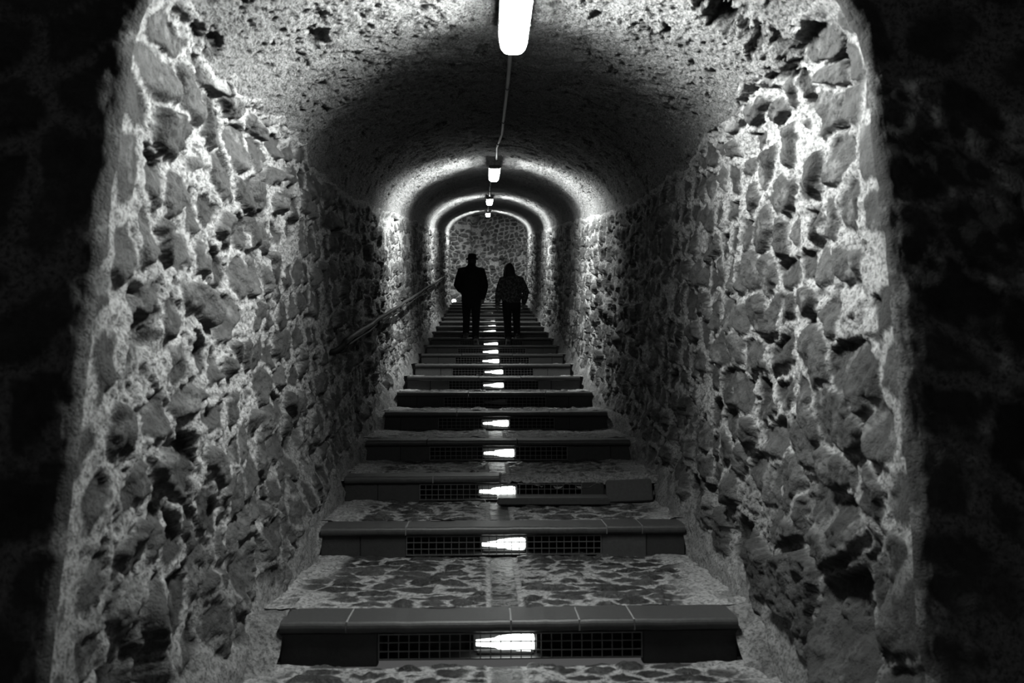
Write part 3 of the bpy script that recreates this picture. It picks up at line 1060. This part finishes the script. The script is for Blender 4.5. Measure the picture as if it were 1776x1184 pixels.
    if style.get('hat'):
        bm = bmesh.new()
        n = 32
        prof = [(0.0, 0.150), (0.05, 0.152), (0.078, 0.146), (0.088, 0.125), (0.096, 0.060), (0.100, 0.048), (0.128, 0.038), (0.138, 0.042), (0.136, 0.034), (0.100, 0.038), (0.094, 0.045), (0.0, 0.06)]
        rings = []
        for r_, z in prof:
            rings.append([bm.verts.new((head.x + max(r_, 1e-3) * math.cos(2 * math.pi * q / n) * 0.92, head.y + max(r_, 1e-3) * 1.1 * math.sin(2 * math.pi * q / n), head.z + z + (0.012 * abs(math.cos(2 * math.pi * q / n)) if 0.12 < r_ else 0))) for q in range(n)])
        for A, B in zip(rings[:-1], rings[1:]):
            for q in range(n):
                bm.faces.new((A[q], A[(q + 1) % n], B[(q + 1) % n], B[q]))
        bmesh.ops.remove_doubles(bm, verts=bm.verts, dist=0.0015)
        hat = link('hat', bm_mesh('hat', bm, True), M_DARK, root)
        bm = bmesh.new()
        cap = [(head.x + 0.101 * 0.92 * math.cos(2 * math.pi * q / 24), head.y + 0.101 * 1.1 * math.sin(2 * math.pi * q / 24), head.z + 0.062) for q in range(24)]
        rr_ = [[bm.verts.new((p[0], p[1], p[2] + dz)) for p in cap] for dz in (-0.010, 0.018)]
        for q in range(24):
            bm.faces.new((rr_[0][q], rr_[0][(q + 1) % 24], rr_[1][(q + 1) % 24], rr_[1][q]))
        bmesh.ops.solidify(bm, geom=bm.faces[:], thickness=0.002)
        link('hat_band', bm_mesh('hat_band', bm), M_HAIR, hat)
    return root

PZ = RISE * 11
# man: upper (left) foot on the eleventh tread, right foot pushing off the tenth
man = {'hip': (0.0, -0.12, 0.80), 'chest': (-0.005, -0.09, 1.21), 'neck': (0.005, -0.06, 1.415), 'head': (0.015, -0.03, 1.50), 'hem': 0.66,
       'shl': (-0.195, -0.09, 1.305), 'ell': (-0.280, -0.11, 1.02), 'wrl': (-0.20, 0.09, 0.93),
       'shr': (0.195, -0.09, 1.305), 'elr': (0.268, -0.14, 1.01), 'wrr': (0.225, -0.10, 0.77),
       'hpl': (-0.09, -0.11, 0.76), 'knl': (-0.092, 0.02, 0.44), 'anl': (-0.10, 0.0, 0.085), 'tol': (-0.115, 0.16, 0.035),
       'hpr': (0.09, -0.13, 0.76), 'knr': (0.088, -0.16, 0.33), 'anr': (0.085, -0.43, -0.03), 'tor': (0.095, -0.33, -0.145)}
person((-0.268, 15.72, PZ), 0.02, man, 'person in a dark jacket and brimmed hat climbing the steps', 
       dict(k=1.0, shoulder=0.2, girth=1.08, jacket=M_DARK, hair='short', hat=True))
woman = {'hip': (0.0, -0.10, 0.74), 'chest': (0.0, -0.08, 1.07), 'neck': (0.0, -0.05, 1.245), 'head': (-0.04, -0.02, 1.345), 'hem': 0.70,
         'shl': (-0.170, -0.08, 1.13), 'ell': (-0.250, -0.10, 0.89), 'wrl': (-0.270, -0.05, 0.66),
         'shr': (0.170, -0.08, 1.13), 'elr': (0.285, -0.12, 0.90), 'wrr': (0.245, -0.02, 0.69),
         'hpl': (-0.085, -0.11, 0.70), 'knl': (-0.075, -0.15, 0.30), 'anl': (-0.06, -0.42, -0.04), 'tol': (-0.065, -0.31, -0.148),
         'hpr': (0.085, -0.09, 0.70), 'knr': (0.10, 0.04, 0.40), 'anr': (0.11, 0.0, 0.08), 'tor': (0.125, 0.15, 0.032)}
person((0.515, 15.72, PZ), -0.03, woman, 'person with long hair and blotchy patterned jacket climbing the steps',
       dict(k=0.98, shoulder=0.17, girth=1.10, jacket=M_PATT, hair='long'))
